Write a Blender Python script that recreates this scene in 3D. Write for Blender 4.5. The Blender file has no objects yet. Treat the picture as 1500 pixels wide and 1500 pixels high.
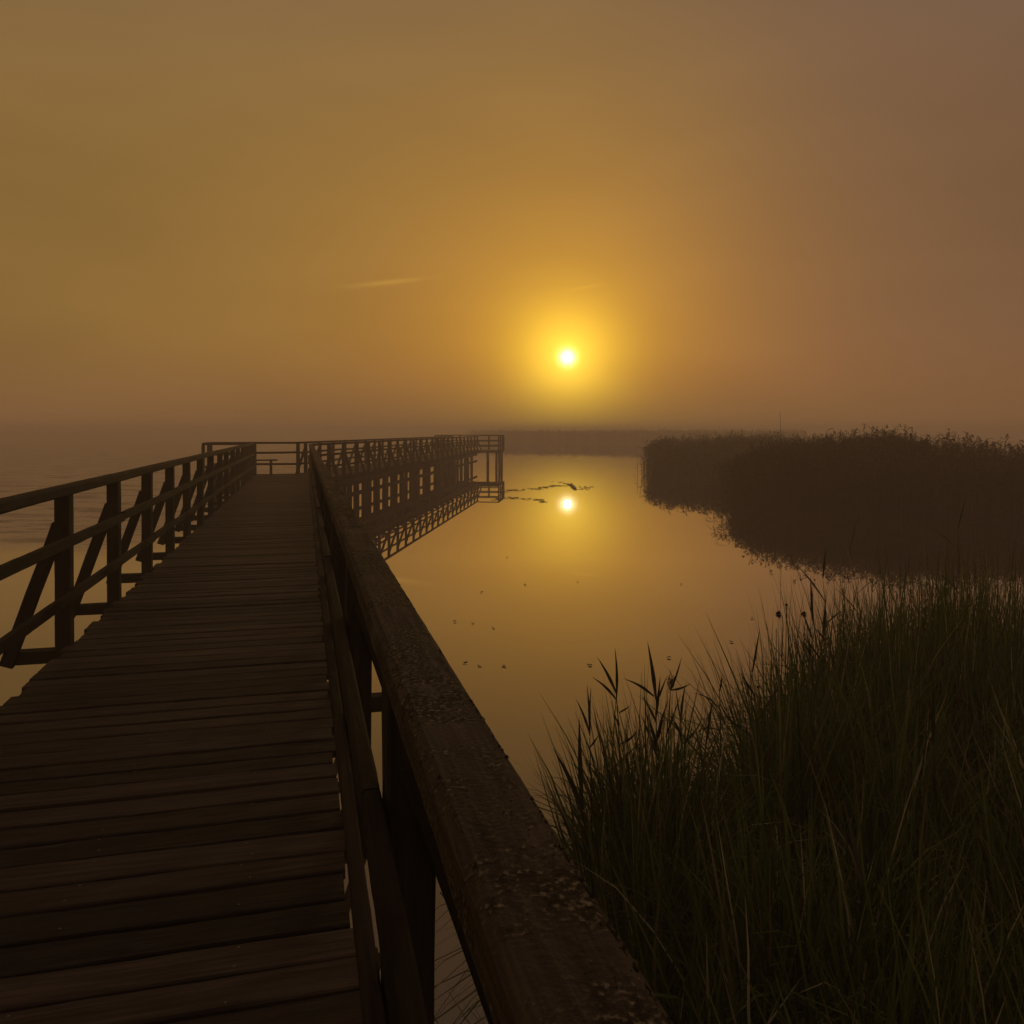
import bpy, math, random
import numpy as np
from mathutils import Vector, noise

random.seed(7); rng = np.random.default_rng(7)
S = bpy.context.scene
COL = S.collection

# ------------------------------------------------------------------ camera
H_EYE = 3.02                     # eye above the water
FPX = 1200.0 / 1500.0            # focal length in frame widths
cam = bpy.data.cameras.new('camera'); cam_o = bpy.data.objects.new('camera', cam); COL.objects.link(cam_o)
cam.sensor_width = 36; cam.lens = 36 * FPX
cam_o.location = (0, 0, H_EYE); cam_o.rotation_euler = (math.radians(90), 0, 0)
cam.shift_y = -119.0 / 1500.0    # rising-front framing, verticals stay vertical
cam.clip_start = 0.05; cam.clip_end = 6000
S.camera = cam_o

# ------------------------------------------------------------------ sky and sun
SUN_EL = math.atan(107.5 / 1200 * math.cos(math.atan(81 / 1200)))
SUN_AZ = math.atan(81 / 1200)    # clockwise from +Y
sd = Vector((math.sin(SUN_AZ) * math.cos(SUN_EL), math.cos(SUN_AZ) * math.cos(SUN_EL), math.sin(SUN_EL)))

W = bpy.data.worlds.new('World'); S.world = W; W.use_nodes = True
nt = W.node_tree; nt.nodes.clear()
def N(t, **k):
    n = nt.nodes.new(t)
    for a, b in k.items(): setattr(n, a, b)
    return n
def link(a, b): nt.links.new(a, b)
def M(op, a, b=None, c=None, clamp=False):
    n = N('ShaderNodeMath', operation=op); n.use_clamp = clamp
    for i, v in enumerate((a, b, c)):
        if v is None: continue
        if isinstance(v, (int, float)): n.inputs[i].default_value = v
        else: link(v, n.inputs[i])
    return n.outputs[0]
tc = N('ShaderNodeTexCoord')
dr = N('ShaderNodeVectorMath', operation='NORMALIZE'); link(tc.outputs['Generated'], dr.inputs[0])
dot = N('ShaderNodeVectorMath', operation='DOT_PRODUCT'); link(dr.outputs[0], dot.inputs[0]); dot.inputs[1].default_value = sd
ang = M('MULTIPLY', M('ARCCOSINE', M('MINIMUM', dot.outputs['Value'], 0.9999999)), 180 / math.pi)   # degrees from the sun
sep = N('ShaderNodeSeparateXYZ'); link(dr.outputs[0], sep.inputs[0])
el = M('MULTIPLY', M('ARCSINE', sep.outputs[2]), 180 / math.pi)
az = M('MULTIPLY', M('ARCTAN2', sep.outputs[0], sep.outputs[1]), 180 / math.pi)
def colmul(col, fac):
    n = N('ShaderNodeVectorMath', operation='SCALE'); n.inputs[0].default_value = col; link(fac, n.inputs['Scale']); return n.outputs[0]
def vadd(a, b):
    n = N('ShaderNodeVectorMath', operation='ADD'); link(a, n.inputs[0]); link(b, n.inputs[1]); return n.outputs[0]
def gauss(x, s): return M('EXPONENT', M('MULTIPLY', M('POWER', M('DIVIDE', M('ABSOLUTE', x), s), 2), -1))
def expo(x, s): return M('EXPONENT', M('DIVIDE', x, -s))
# warm fog light, widening rings round the sun
wide = expo(ang, 14.0)
mid = gauss(ang, 7.2)
core = gauss(ang, 3.6)
halo = expo(ang, 1.2)
disc = gauss(ang, 0.45)
lowdim = M('ADD', 0.55, M('MULTIPLY', 0.45, M('SUBTRACT', 1.0, expo(M('MAXIMUM', el, 0.0), 4.0))))   # thicker fog low down
def cmix(fac, a, b_):
    n = N('ShaderNodeMix', data_type='RGBA'); link(fac, n.inputs[0])
    for k, v in ((6, a), (7, b_)):
        if isinstance(v, tuple): n.inputs[k].default_value = (*v, 1)
        else: link(v, n.inputs[k])
    return n.outputs[2]
def step(x, a, b_):
    n = N('ShaderNodeMapRange', interpolation_type='SMOOTHSTEP'); link(x, n.inputs[0]); n.inputs[1].default_value = a; n.inputs[2].default_value = b_; return n.outputs[0]
sky = cmix(step(az, 0, 26), (0.222, 0.124, 0.036), (0.155, 0.084, 0.048))      # thicker, greyer fog to the right
sky = cmix(step(el, 14, 50), sky, (0.165, 0.108, 0.084))                       # dull overhead
sky = cmix(step(el, -1, 8), (0.215, 0.102, 0.042), sky)
sky = vadd(sky, colmul((0.095, 0.06, 0.0), M('MULTIPLY', wide, lowdim)))
sky = vadd(sky, colmul((0.175, 0.112, 0.0), M('MULTIPLY', mid, lowdim)))
sky = vadd(sky, colmul((0.48, 0.325, 0.008), core))
sky = vadd(sky, colmul((1.0, 0.75, 0.10), halo))
sky = vadd(sky, colmul((2.6, 2.4, 1.7), disc))
# soft cloud variation and two thin bright streaks
ns = N('ShaderNodeTexNoise'); ns.inputs['Scale'].default_value = 2.2; ns.inputs['Detail'].default_value = 3
mp = N('ShaderNodeMapping'); mp.inputs['Scale'].default_value = (1, 1, 3.2); mp.inputs['Rotation'].default_value = (0, .15, 0)
link(dr.outputs[0], mp.inputs[0]); link(mp.outputs[0], ns.inputs['Vector'])
var = M('ADD', 0.78, M('MULTIPLY', ns.outputs['Fac'], 0.46))
sc = N('ShaderNodeVectorMath', operation='SCALE'); link(sky, sc.inputs[0]); link(var, sc.inputs['Scale']); sky = sc.outputs[0]
def streak(a0, e0, slope, la, le, amp):
    da = M('SUBTRACT', az, a0); de = M('SUBTRACT', M('SUBTRACT', el, e0), M('MULTIPLY', da, slope))
    return colmul((0.12 * amp, 0.085 * amp, 0.012 * amp), M('MULTIPLY', gauss(da, la), gauss(de, le)))
sky = vadd(sky, streak(-8.6, 10.15, 0.13, 2.3, 0.16, 0.75))
sky = vadd(sky, streak(5.1, 9.9, 0.15, 1.2, 0.10, 0.45))
# a little of the physical sky behind the fog
nish = N('ShaderNodeTexSky'); nish.sky_type = 'NISHITA'; nish.sun_disc = False
nish.sun_elevation = SUN_EL; nish.sun_rotation = SUN_AZ; nish.dust_density = 6; nish.air_density = 2
nm = N('ShaderNodeVectorMath', operation='MULTIPLY'); link(nish.outputs[0], nm.inputs[0]); nm.inputs[1].default_value = (0.008, 0.006, 0.004)
sky = vadd(sky, nm.outputs[0])
bg = N('ShaderNodeBackground'); bg.inputs['Strength'].default_value = 1.0; link(sky, bg.inputs['Color'])
wo = N('ShaderNodeOutputWorld'); link(bg.outputs[0], wo.inputs[0])

sl = bpy.data.lights.new('sun', 'SUN'); sl.energy = 0.12; sl.angle = math.radians(0.5); sl.color = (1.0, 0.70, 0.28)
so = bpy.data.objects.new('sun', sl); COL.objects.link(so)
so.rotation_euler = sd.to_track_quat('Z', 'Y').to_euler()

S.render.engine = 'CYCLES'
S.view_settings.view_transform = 'Standard'; S.view_settings.look = 'None'
S.view_settings.exposure = 0; S.view_settings.gamma = 1
S.cycles.volume_bounces = 2
S.cycles.max_bounces = 6; S.cycles.caustics_reflective = False; S.cycles.caustics_refractive = False
S.cycles.sample_clamp_indirect = 3

# ------------------------------------------------------------------ materials
def mat(name):
    m = bpy.data.materials.new(name); m.use_nodes = True
    t = m.node_tree; b = t.nodes['Principled BSDF']
    def add(ty, **k):
        n = t.nodes.new(ty)
        for a, v in k.items(): setattr(n, a, v)
        return n
    return m, t, b, add
def ramp(add, stops):
    r = add('ShaderNodeValToRGB'); e = r.color_ramp.elements
    while len(e) < len(stops): e.new(0.5)
    for q, (p, c) in zip(e, stops): q.position = p; q.color = (*c, 1)
    return r
def wood(name, dark, light, mossy=0.0, rough=0.75, bump=0.5, pale=(0.09, 0.075, 0.055), palef=0.25):
    m, t, b, add = mat(name); L = t.links.new
    uv = add('ShaderNodeUVMap'); geo = add('ShaderNodeNewGeometry')
    mp = add('ShaderNodeMapping'); mp.inputs['Scale'].default_value = (2.2, 46, 1); L(uv.outputs[0], mp.inputs[0])
    g = add('ShaderNodeTexNoise'); g.inputs['Scale'].default_value = 1.0; g.inputs['Detail'].default_value = 7; g.inputs['Roughness'].default_value = .62; g.inputs['Distortion'].default_value = .4
    L(mp.outputs[0], g.inputs['Vector'])
    mp2 = add('ShaderNodeMapping'); mp2.inputs['Scale'].default_value = (2.5, 7, 1); L(uv.outputs[0], mp2.inputs[0])
    g2 = add('ShaderNodeTexNoise'); g2.inputs['Scale'].default_value = 1.0; g2.inputs['Detail'].default_value = 5; L(mp2.outputs[0], g2.inputs['Vector'])
    r = ramp(add, [(0.3, dark), (0.72, light)]); L(g.outputs['Fac'], r.inputs[0])
    hv = add('ShaderNodeMapRange'); L(geo.outputs['Random Per Island'], hv.inputs[0]); hv.inputs[3].default_value = .3; hv.inputs[4].default_value = 1.9
    mu = add('ShaderNodeVectorMath', operation='SCALE'); L(r.outputs[0], mu.inputs[0]); L(hv.outputs[0], mu.inputs['Scale'])
    pr = ramp(add, [(0.55, (0, 0, 0)), (0.75, (palef,) * 3)]); L(g2.outputs['Fac'], pr.inputs[0])
    mx = add('ShaderNodeMix', data_type='RGBA'); L(pr.outputs[0], mx.inputs[0]); L(mu.outputs[0], mx.inputs[6]); mx.inputs[7].default_value = (*pale, 1)
    col = mx.outputs[2]
    hgt = g.outputs['Fac']
    if mossy:
        tcn = add('ShaderNodeTexCoord')
        n3 = add('ShaderNodeTexNoise'); n3.inputs['Scale'].default_value = 7; n3.inputs['Detail'].default_value = 9; n3.inputs['Roughness'].default_value = .75; L(tcn.outputs['Object'], n3.inputs['Vector'])
        n4 = add('ShaderNodeTexNoise'); n4.inputs['Scale'].default_value = 150; n4.inputs['Detail'].default_value = 4; L(tcn.outputs['Object'], n4.inputs['Vector'])
        mr = ramp(add, [(0.46, (0, 0, 0)), (0.56, (mossy,) * 3)]); L(n3.outputs['Fac'], mr.inputs[0])
        mc = ramp(add, [(0.35, (0.012, 0.008, 0.005)), (0.54, (0.03, 0.024, 0.012)), (0.68, (0.20, 0.17, 0.125))]); L(n4.outputs['Fac'], mc.inputs[0])
        m2 = add('ShaderNodeMix', data_type='RGBA'); L(mr.outputs[0], m2.inputs[0]); L(col, m2.inputs[6]); L(mc.outputs[0], m2.inputs[7]); col = m2.outputs[2]
        ad = add('ShaderNodeMath', operation='MULTIPLY_ADD'); L(n4.outputs['Fac'], ad.inputs[0]); ad.inputs[1].default_value = .9; L(g.outputs['Fac'], ad.inputs[2]); hgt = ad.outputs[0]
    L(col, b.inputs['Base Color'])
    rr = add('ShaderNodeMapRange'); L(g2.outputs['Fac'], rr.inputs[0]); rr.inputs[3].default_value = rough - .2; rr.inputs[4].default_value = min(1, rough + .2); L(rr.outputs[0], b.inputs['Roughness'])
    b.inputs['Specular IOR Level'].default_value = .14
    bp = add('ShaderNodeBump'); bp.inputs['Strength'].default_value = bump; bp.inputs['Distance'].default_value = .006; L(hgt, bp.inputs['Height']); L(bp.outputs[0], b.inputs['Normal'])
    return m
M_DECK = wood('weathered_deck_wood', (0.008, 0.0055, 0.0045), (0.046, 0.033, 0.026), rough=.62, bump=.8, pale=(0.085, 0.078, 0.07), palef=.55)
M_POST = wood('tarred_post_wood', (0.009, 0.008, 0.0065), (0.028, 0.025, 0.02), rough=.8, pale=(0.05, 0.045, 0.036))
M_RAIL = wood('rail_wood', (0.007, 0.005, 0.0035), (0.026, 0.019, 0.013), rough=.88, pale=(0.05, 0.042, 0.034))
M_CAP = wood('mossy_handrail_wood', (0.010, 0.007, 0.005), (0.085, 0.066, 0.05), mossy=.97, rough=.88, bump=.45, palef=.95, pale=(.12, .105, .085))

def leafmat(name, stops, trans=0.35, rough=.55):
    m, t, b, add = mat(name); L = t.links.new
    geo = add('ShaderNodeNewGeometry'); r = ramp(add, stops); L(geo.outputs['Random Per Island'], r.inputs[0]); L(r.outputs[0], b.inputs['Base Color'])
    b.inputs['Roughness'].default_value = rough; b.inputs['Specular IOR Level'].default_value = .3
    tr = add('ShaderNodeBsdfTranslucent'); L(r.outputs[0], tr.inputs[0])
    mx = add('ShaderNodeMixShader'); mx.inputs[0].default_value = trans
    L(b.outputs[0], mx.inputs[1]); L(tr.outputs[0], mx.inputs[2])
    L(mx.outputs[0], t.nodes['Material Output'].inputs[0])
    return m
M_GRASS = leafmat('sedge_blade', [(0, (0.02, 0.03, 0.008)), (.35, (0.06, 0.10, 0.018)), (.75, (0.12, 0.16, 0.03)), (.93, (0.14, 0.11, 0.05)), (.98, (0.45, 0.42, 0.27))], .35)
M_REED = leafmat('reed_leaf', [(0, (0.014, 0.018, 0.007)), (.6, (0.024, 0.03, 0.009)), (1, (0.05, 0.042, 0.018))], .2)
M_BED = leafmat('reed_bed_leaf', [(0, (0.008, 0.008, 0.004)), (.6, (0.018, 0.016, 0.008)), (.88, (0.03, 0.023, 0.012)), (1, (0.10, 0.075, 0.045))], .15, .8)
M_MOSS = leafmat('moss_and_lichen', [(0, (0.012, 0.010, 0.004)), (.5, (0.03, 0.028, 0.01)), (.85, (0.07, 0.05, 0.03)), (1, (0.24, 0.21, 0.15))], 0, .95)
M_DARK = leafmat('seed_head', [(0, (0.02, 0.013, 0.008)), (1, (0.05, 0.03, 0.018))], .1, .9)

# water
m, t, b, add = mat('lake_water'); L = t.links.new
b.inputs['Base Color'].default_value = (0.035, 0.020, 0.011, 1); b.inputs['Roughness'].default_value = .015; b.inputs['IOR'].default_value = 1.9
b.inputs['Specular IOR Level'].default_value = .5
tcn = add('ShaderNodeTexCoord')
mpw = add('ShaderNodeMapping'); mpw.inputs['Scale'].default_value = (.55, 2.0, 1); L(tcn.outputs['Object'], mpw.inputs[0])
wv = add('ShaderNodeTexNoise'); wv.inputs['Scale'].default_value = 1.1; wv.inputs['Detail'].default_value = 5; wv.inputs['Roughness'].default_value = .6; L(mpw.outputs[0], wv.inputs['Vector'])
# ruffled water lies only out on the open side, left of the boardwalk
sp = add('ShaderNodeSeparateXYZ'); L(tcn.outputs['Object'], sp.inputs[0])
en = add('ShaderNodeTexNoise'); en.inputs['Scale'].default_value = .12; en.inputs['Detail'].default_value = 3; L(tcn.outputs['Object'], en.inputs['Vector'])
def mm(op, a, bb, clamp=False):
    n = add('ShaderNodeMath', operation=op); n.use_clamp = clamp
    for i, v in enumerate((a, bb)):
        if isinstance(v, (int, float)): n.inputs[i].default_value = v
        else: L(v, n.inputs[i])
    return n.outputs[0]
yy = mm('ADD', sp.outputs[1], mm('MULTIPLY', mm('SUBTRACT', en.outputs['Fac'], .5), 14))
my = mm('DIVIDE', mm('SUBTRACT', yy, 21), 4, True)
mxx = mm('DIVIDE', mm('SUBTRACT', mm('MULTIPLY', sp.outputs[0], -1), 8.6), 2.5, True)
mask = mm('MULTIPLY', my, mxx)
st = mm('ADD', mm('MULTIPLY', mask, .85), .0004)
bp = add('ShaderNodeBump'); bp.inputs['Distance'].default_value = .2; L(st, bp.inputs['Strength']); L(wv.outputs['Fac'], bp.inputs['Height'])
fr = add('ShaderNodeFresnel'); fr.inputs['IOR'].default_value = 1.33; L(bp.outputs[0], fr.inputs['Normal'])
ripple_lines = add('ShaderNodeTexNoise'); ripple_lines.inputs['Scale'].default_value = 1.0; ripple_lines.inputs['Detail'].default_value = 6; ripple_lines.inputs['Roughness'].default_value = .65
mpf = add('ShaderNodeMapping'); mpf.inputs['Scale'].default_value = (.35, .8, 1); mpf.inputs['Rotation'].default_value = (0, 0, .12); L(tcn.outputs['Object'], mpf.inputs[0]); L(mpf.outputs[0], ripple_lines.inputs['Vector'])
fm = mm('MULTIPLY', mm('MULTIPLY', mm('SUBTRACT', ripple_lines.outputs['Fac'], .50), 9, True), mask)      # dark ripple lines painted in by weakening the reflection on open water
fac = mm('MULTIPLY', mm('MINIMUM', mm('MULTIPLY', mm('POWER', fr.outputs[0], .72), 1.62), .82), mm('SUBTRACT', 1.0, mm('MULTIPLY', fm, .5)))
gl = add('ShaderNodeBsdfGlossy'); gl.inputs['Roughness'].default_value = .004; gl.inputs['Color'].default_value = (.97, .955, 1, 1); L(bp.outputs[0], gl.inputs['Normal'])
df = add('ShaderNodeBsdfDiffuse'); df.inputs['Color'].default_value = (.07, .045, .03, 1)
mxs = add('ShaderNodeMixShader'); L(fac, mxs.inputs[0]); L(df.outputs[0], mxs.inputs[1]); L(gl.outputs[0], mxs.inputs[2]); L(mxs.outputs[0], t.nodes['Material Output'].inputs[0])
M_WATER = m

m, t, b, add = mat('muddy_bank'); L = t.links.new
nn = add('ShaderNodeTexNoise'); nn.inputs['Scale'].default_value = 9; nn.inputs['Detail'].default_value = 8
r = ramp(add, [(0.3, (0.012, 0.010, 0.005)), (.7, (0.04, 0.032, 0.016))]); L(nn.outputs['Fac'], r.inputs[0]); L(r.outputs[0], b.inputs['Base Color']); b.inputs['Roughness'].default_value = .9
M_BANK = m
m, t, b, add = mat('floating_leaf'); b.inputs['Base Color'].default_value = (.03, .02, .008, 1); b.inputs['Roughness'].default_value = .6
M_FLOAT = m
m, t, b, add = mat('galvanised_screw'); b.inputs['Base Color'].default_value = (.16, .14, .12, 1); b.inputs['Metallic'].default_value = .8; b.inputs['Roughness'].default_value = .35
M_SCREW = m

# ------------------------------------------------------------------ mesh helpers
def tag(o, label=None, cat=None, group=None, kind=None):
    if label: o['label'] = label
    if cat: o['category'] = cat
    if group: o['group'] = group
    if kind: o['kind'] = kind
    return o
def empty(name, loc=(0, 0, 0)):
    o = bpy.data.objects.new(name, None); o.location = loc; COL.objects.link(o); o.empty_display_size = .3
    return o
class MB:
    def __init__(s): s.v = []; s.f = []; s.uv = []
    def build(s, name, material, parent=None, smooth=False):
        me = bpy.data.meshes.new(name); me.from_pydata(s.v, [], s.f)
        if s.uv:
            l = me.uv_layers.new(name='UVMap'); fl = []
            for u in s.uv:
                for q in u: fl += q
            l.data.foreach_set('uv', fl)
        me.materials.append(material)
        if smooth: me.polygons.foreach_set('use_smooth', [True] * len(me.polygons))
        o = bpy.data.objects.new(name, me); COL.objects.link(o)
        if parent:
            o.parent = parent; o.location = -parent.location
        return o
    def timber(s, a, b, w, h, up=Vector((0, 0, 1)), seg=1, sub=1, rough=0.0, freq=3.0, ch=.006, warp=0.0, ends=0.0):
        """sawn timber from a to b; w = width sideways, h = height along up; chamfered, optionally worn"""
        a = Vector(a); b = Vector(b); d = b - a; Ln = d.length; d.normalize()
        side = d.cross(up).normalized(); upv = side.cross(d).normalized()
        ch = min(ch, w * .3, h * .3); x, y = w / 2, h / 2
        cs = [(-x + ch, -y), (x - ch, -y), (x, -y + ch), (x, y - ch), (x - ch, y), (-x + ch, y), (-x, y - ch), (-x, -y + ch)]
        ring = []
        for i in range(8):
            p, q = cs[i], cs[(i + 1) % 8]; k = sub if i % 2 == 0 else max(1, sub // 6)
            for j in range(k): ring.append((p[0] + (q[0] - p[0]) * j / k, p[1] + (q[1] - p[1]) * j / k))
        n = len(ring); per = [0]
        for i in range(n):
            p, q = ring[i], ring[(i + 1) % n]; per.append(per[-1] + math.hypot(q[0] - p[0], q[1] - p[1]))
        u0, v0 = random.random() * 50, random.random() * 50
        base = len(s.v)
        wx, wz = random.uniform(-1, 1) * warp, random.uniform(-1, 1) * warp
        for i in range(seg + 1):
            tt = i / seg; e = ends * random.uniform(-1, 1) if i in (0, seg) else 0
            c = a + d * (Ln * tt + e) + side * wx * math.sin(math.pi * tt) + upv * wz * math.sin(math.pi * tt)
            for (rx, ry) in ring:
                p = c + side * rx + upv * ry
                if rough:
                    q = Vector((Ln * tt * freq, (rx + v0) * freq * 4, ry * freq * 4 + u0))
                    k = noise.fractal(q, 1.0, 2.0, 4) * rough
                    k -= rough * .5 * max(0, noise.noise(Vector((Ln * tt * 14, (rx + v0) * 90, ry * 90))) - .2)
                    rn = Vector((rx / x, ry / y)); p += (side * rn[0] * (abs(rn[0]) > .9) + upv * rn[1] * (abs(rn[1]) > .9)) * k
                s.v.append(p[:])
        for i in range(seg):
            for j in range(n):
                j2 = (j + 1) % n
                s.f.append((base + i * n + j, base + i * n + j2, base + (i + 1) * n + j2, base + (i + 1) * n + j))
                ua, ub = u0 + Ln * i / seg, u0 + Ln * (i + 1) / seg
                s.uv.append([(ua, v0 + per[j]), (ua, v0 + per[j + 1]), (ub, v0 + per[j + 1]), (ub, v0 + per[j])])
        s.f.append(tuple(base + j for j in range(n))[::-1]); s.uv.append([(u0 + ring[j][0], v0 + ring[j][1]) for j in range(n)][::-1])
        e0 = base + seg * n
        s.f.append(tuple(e0 + j for j in range(n))); s.uv.append([(u0 + ring[j][0], v0 + ring[j][1]) for j in range(n)])
    def tube(s, pts, rad, n=6):
        base = len(s.v); m_ = len(pts)
        for i, p in enumerate(pts):
            p = Vector(p); d = (Vector(pts[min(i + 1, m_ - 1)]) - Vector(pts[max(i - 1, 0)])).normalized()
            a = d.cross(Vector((.3, 1, .1))).normalized(); c = d.cross(a); r_ = rad[i] if hasattr(rad, '__len__') else rad
            for j in range(n):
                th = 2 * math.pi * j / n; s.v.append((p + (a * math.cos(th) + c * math.sin(th)) * r_)[:])
        for i in range(m_ - 1):
            for j in range(n):
                s.f.append((base + i * n + j, base + i * n + (j + 1) % n, base + (i + 1) * n + (j + 1) % n, base + (i + 1) * n + j))
        s.f.append(tuple(range(base, base + n))[::-1]); s.f.append(tuple(range(base + (m_ - 1) * n, base + m_ * n)))
    def blade(s, pts, w, facing=Vector((1, 0, 0)), fold=.25, peak=.35):
        """a grass or reed leaf: folded ribbon widest a third of the way along"""
        base = len(s.v); m_ = len(pts)
        for i, p in enumerate(pts):
            p = Vector(p); tt = i / (m_ - 1)
            ww = w * (.45 + .55 * tt / peak if tt < peak else (1 - (tt - peak) / (1 - peak)) ** .8) / 2
            d = (Vector(pts[min(i + 1, m_ - 1)]) - Vector(pts[max(i - 1, 0)])).normalized()
            sd_ = (facing - d * facing.dot(d)).normalized(); nn_ = sd_.cross(d)
            s.v += [(p - sd_ * ww + nn_ * ww * fold)[:], p[:], (p + sd_ * ww + nn_ * ww * fold)[:]]
        for i in range(m_ - 1):
            q = base + i * 3; s.f += [(q, q + 1, q + 4, q + 3), (q + 1, q + 2, q + 5, q + 4)]

# ------------------------------------------------------------------ water, bank, haze
def sheet(name, x0, x1, y0, y1, z, material, nx=1, ny=1, hf=None):
    v = []; f = []
    for j in range(ny + 1):
        for i in range(nx + 1):
            x = x0 + (x1 - x0) * i / nx; y = y0 + (y1 - y0) * j / ny; v.append((x, y, hf(x, y) if hf else z))
    for j in range(ny):
        for i in range(nx): a = j * (nx + 1) + i; f.append((a, a + 1, a + nx + 2, a + nx + 1))
    me = bpy.data.meshes.new(name); me.from_pydata(v, [], f); me.materials.append(material)
    if hf: me.polygons.foreach_set('use_smooth', [True] * len(f))
    o = bpy.data.objects.new(name, me); COL.objects.link(o); return o
tag(sheet('water', -2500, 2500, -200, 4000, 0, M_WATER), 'still lake water mirroring the amber sky', None, None, 'structure')

EDGE = [(-6, .95), (0, .75), (2.4, .42), (3.6, .34), (4.5, .36), (4.9, .75), (5.05, 1.3), (6.0, 1.85), (7.2, 2.7), (7.9, 4.0), (8.3, 7), (9.5, 12), (14, 18)]
def edge_dist(x, y):   # rough signed distance inside the bank
    best = 1e9
    for (ya, xa), (yb, xb) in zip(EDGE, EDGE[1:]):
        dx, dy = xb - xa, yb - ya; tt = max(0, min(1, ((x - xa) * dx + (y - ya) * dy) / (dx * dx + dy * dy)))
        best = min(best, math.hypot(x - xa - dx * tt, y - ya - dy * tt))
    xe = np.interp(y, [e[0] for e in EDGE], [e[1] for e in EDGE])
    return best if x > xe else -best
def bank_h(x, y):
    d = edge_dist(x, y)
    return max(-.4, min(.34, -.02 + d * .45)) + .05 * noise.noise(Vector((x * 1.7, y * 1.7, 0))) + .05 * noise.noise(Vector((x * .5, y * .5, 3)))
tag(sheet('bank', -.2, 20, -5, 14, 0, M_BANK, 120, 110, bank_h), 'low muddy bank under the sedge', None, None, 'structure')

def haze():
    x0, x1, y0, y1, z0, z1 = -170, 170, -20, 260, -1.2, 4.2
    mb = MB(); mb.v = [(x, y, z) for x in (x0, x1) for y in (y0, y1) for z in (z0, z1)]
    mb.f = [(0, 1, 3, 2), (4, 6, 7, 5), (0, 4, 5, 1), (2, 3, 7, 6), (0, 2, 6, 4), (1, 5, 7, 3)]
    m = bpy.data.materials.new('haze'); m.use_nodes = True; t = m.node_tree; t.nodes.clear()
    pv = t.nodes.new('ShaderNodeVolumePrincipled'); out = t.nodes.new('ShaderNodeOutputMaterial'); t.links.new(pv.outputs[0], out.inputs['Volume'])
    pv.inputs['Color'].default_value = (.995, .88, .79, 1); pv.inputs['Density'].default_value = .0074; pv.inputs['Anisotropy'].default_value = .35
    o = mb.build('haze', m); o.display_type = 'WIRE'
    tag(o, 'amber morning mist lying over the lake', None, None, 'stuff')
haze()

# ------------------------------------------------------------------ boardwalk
TH = math.atan(305 / 1200); DECK = 1.42
def frame(O, a):   # a = clockwise bearing of the walk's direction
    u = Vector((math.sin(a), math.cos(a), 0)); n = Vector((math.cos(a), -math.sin(a), 0)); O = Vector((*O, 0))
    return lambda e, s, z: O + n * e + u * s + Vector((0, 0, z))
F1 = frame((0, 0), -TH)
A2 = math.atan(114 / 1200)
F2 = frame((-6.42, 26.08), A2)
BAY = 1.68
RH = 1.19      # handrail top above the deck

def planks(mb, F, rows, near_detail=False):
    """rows: (s, e_left, e_right, pitch)"""
    for (s, el_, er_, pitch) in rows:
        w = pitch - random.uniform(.011, .024); dz = random.uniform(-.004, .004)
        l = el_ + random.uniform(-.035, .02); r = er_ + random.uniform(-.02, .025)
        sk = random.uniform(-.006, .006)
        near = near_detail and s < 9
        mb.timber(F(l, s - sk, DECK - .02 + dz), F(r, s + sk, DECK - .02 + dz + random.uniform(-.002, .002)), w, .04,
                  seg=28 if near else 4, sub=5 if near else 1, rough=.0035 if near else 0, freq=3, ch=.005, warp=.004)

def rail_line(parent, F, edge, sg, s0, s1, posts, near=False, extra=0.0, brace=True, material=None, cap_seg=1):
    """one railing: edge = deck edge e, sg = +1 when outside is towards +e"""
    z = DECK
    E = lambda k: edge + sg * k
    # handrail in lengths that meet over posts
    cuts = [s0] + [p for i, p in enumerate(posts) if i % 3 == 2 and s0 + 1 < p < s1 - 1] + [s1]
    mb = MB()
    for a, b_ in zip(cuts, cuts[1:]):
        nearp = near and a < 8
        mb.timber(F(E(.048), a + .003, z + RH - .0375 + extra), F(E(.048), b_ - .003, z + RH - .0375 + extra + random.uniform(-.003, .003)), .108, .075,
                  seg=max(2, int((b_ - a) * 70)) if nearp else 3, sub=22 if nearp else 1, rough=.0014 if nearp else 0, freq=9, ch=.012, warp=.003)
    mb.build('handrail', material or M_RAIL, parent)
    for zc in (.785, .37):
        mb = MB(); cuts = [s0] + [p for i, p in enumerate(posts) if i % 2 == (1 if zc > .5 else 0) and s0 + .6 < p < s1 - .6] + [s1]
        for a, b_ in zip(cuts, cuts[1:]):
            nearp = near and a < 7
            o1, o2 = random.uniform(-.008, .008), random.uniform(-.012, .012)
            mb.timber(F(E(-.012), a + .004, z + zc + o1), F(E(-.012), b_ - .004, z + zc + o2), .04, .078,
                      seg=max(2, int((b_ - a) * 40)) if nearp else 3, sub=8 if nearp else 1, rough=.0016 if nearp else 0, freq=6, warp=.004)
        mb.build('middle_rail', M_RAIL, parent)
    for p in posts:
        mb = MB(); ln = random.uniform(-.012, .012)
        mb.timber(F(E(.062), p, z - .16), F(E(.062) + ln, p + ln, z + RH - .073 + extra), .104, .135, up=(F(0, 1, 0) - F(0, 0, 0)), seg=8 if near and p < 12 else 2,
                  sub=4 if near and p < 12 else 1, rough=.003 if near and p < 12 else 0, ch=.008)
        mb.build('post', M_POST, parent)
        if brace:
            mb = MB()
            top = F(E(.085), p - .052, z + .90); bot = F(E(.44), p - .052, z - .14)
            mb.timber(bot, top, .095, .06, up=(F(0, 1, 0) - F(0, 0, 0)), seg=6 if near and p < 12 else 1, sub=3 if near and p < 12 else 1, rough=.003 if near and p < 12 else 0)
            mb.build('brace', M_POST, parent)

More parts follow.
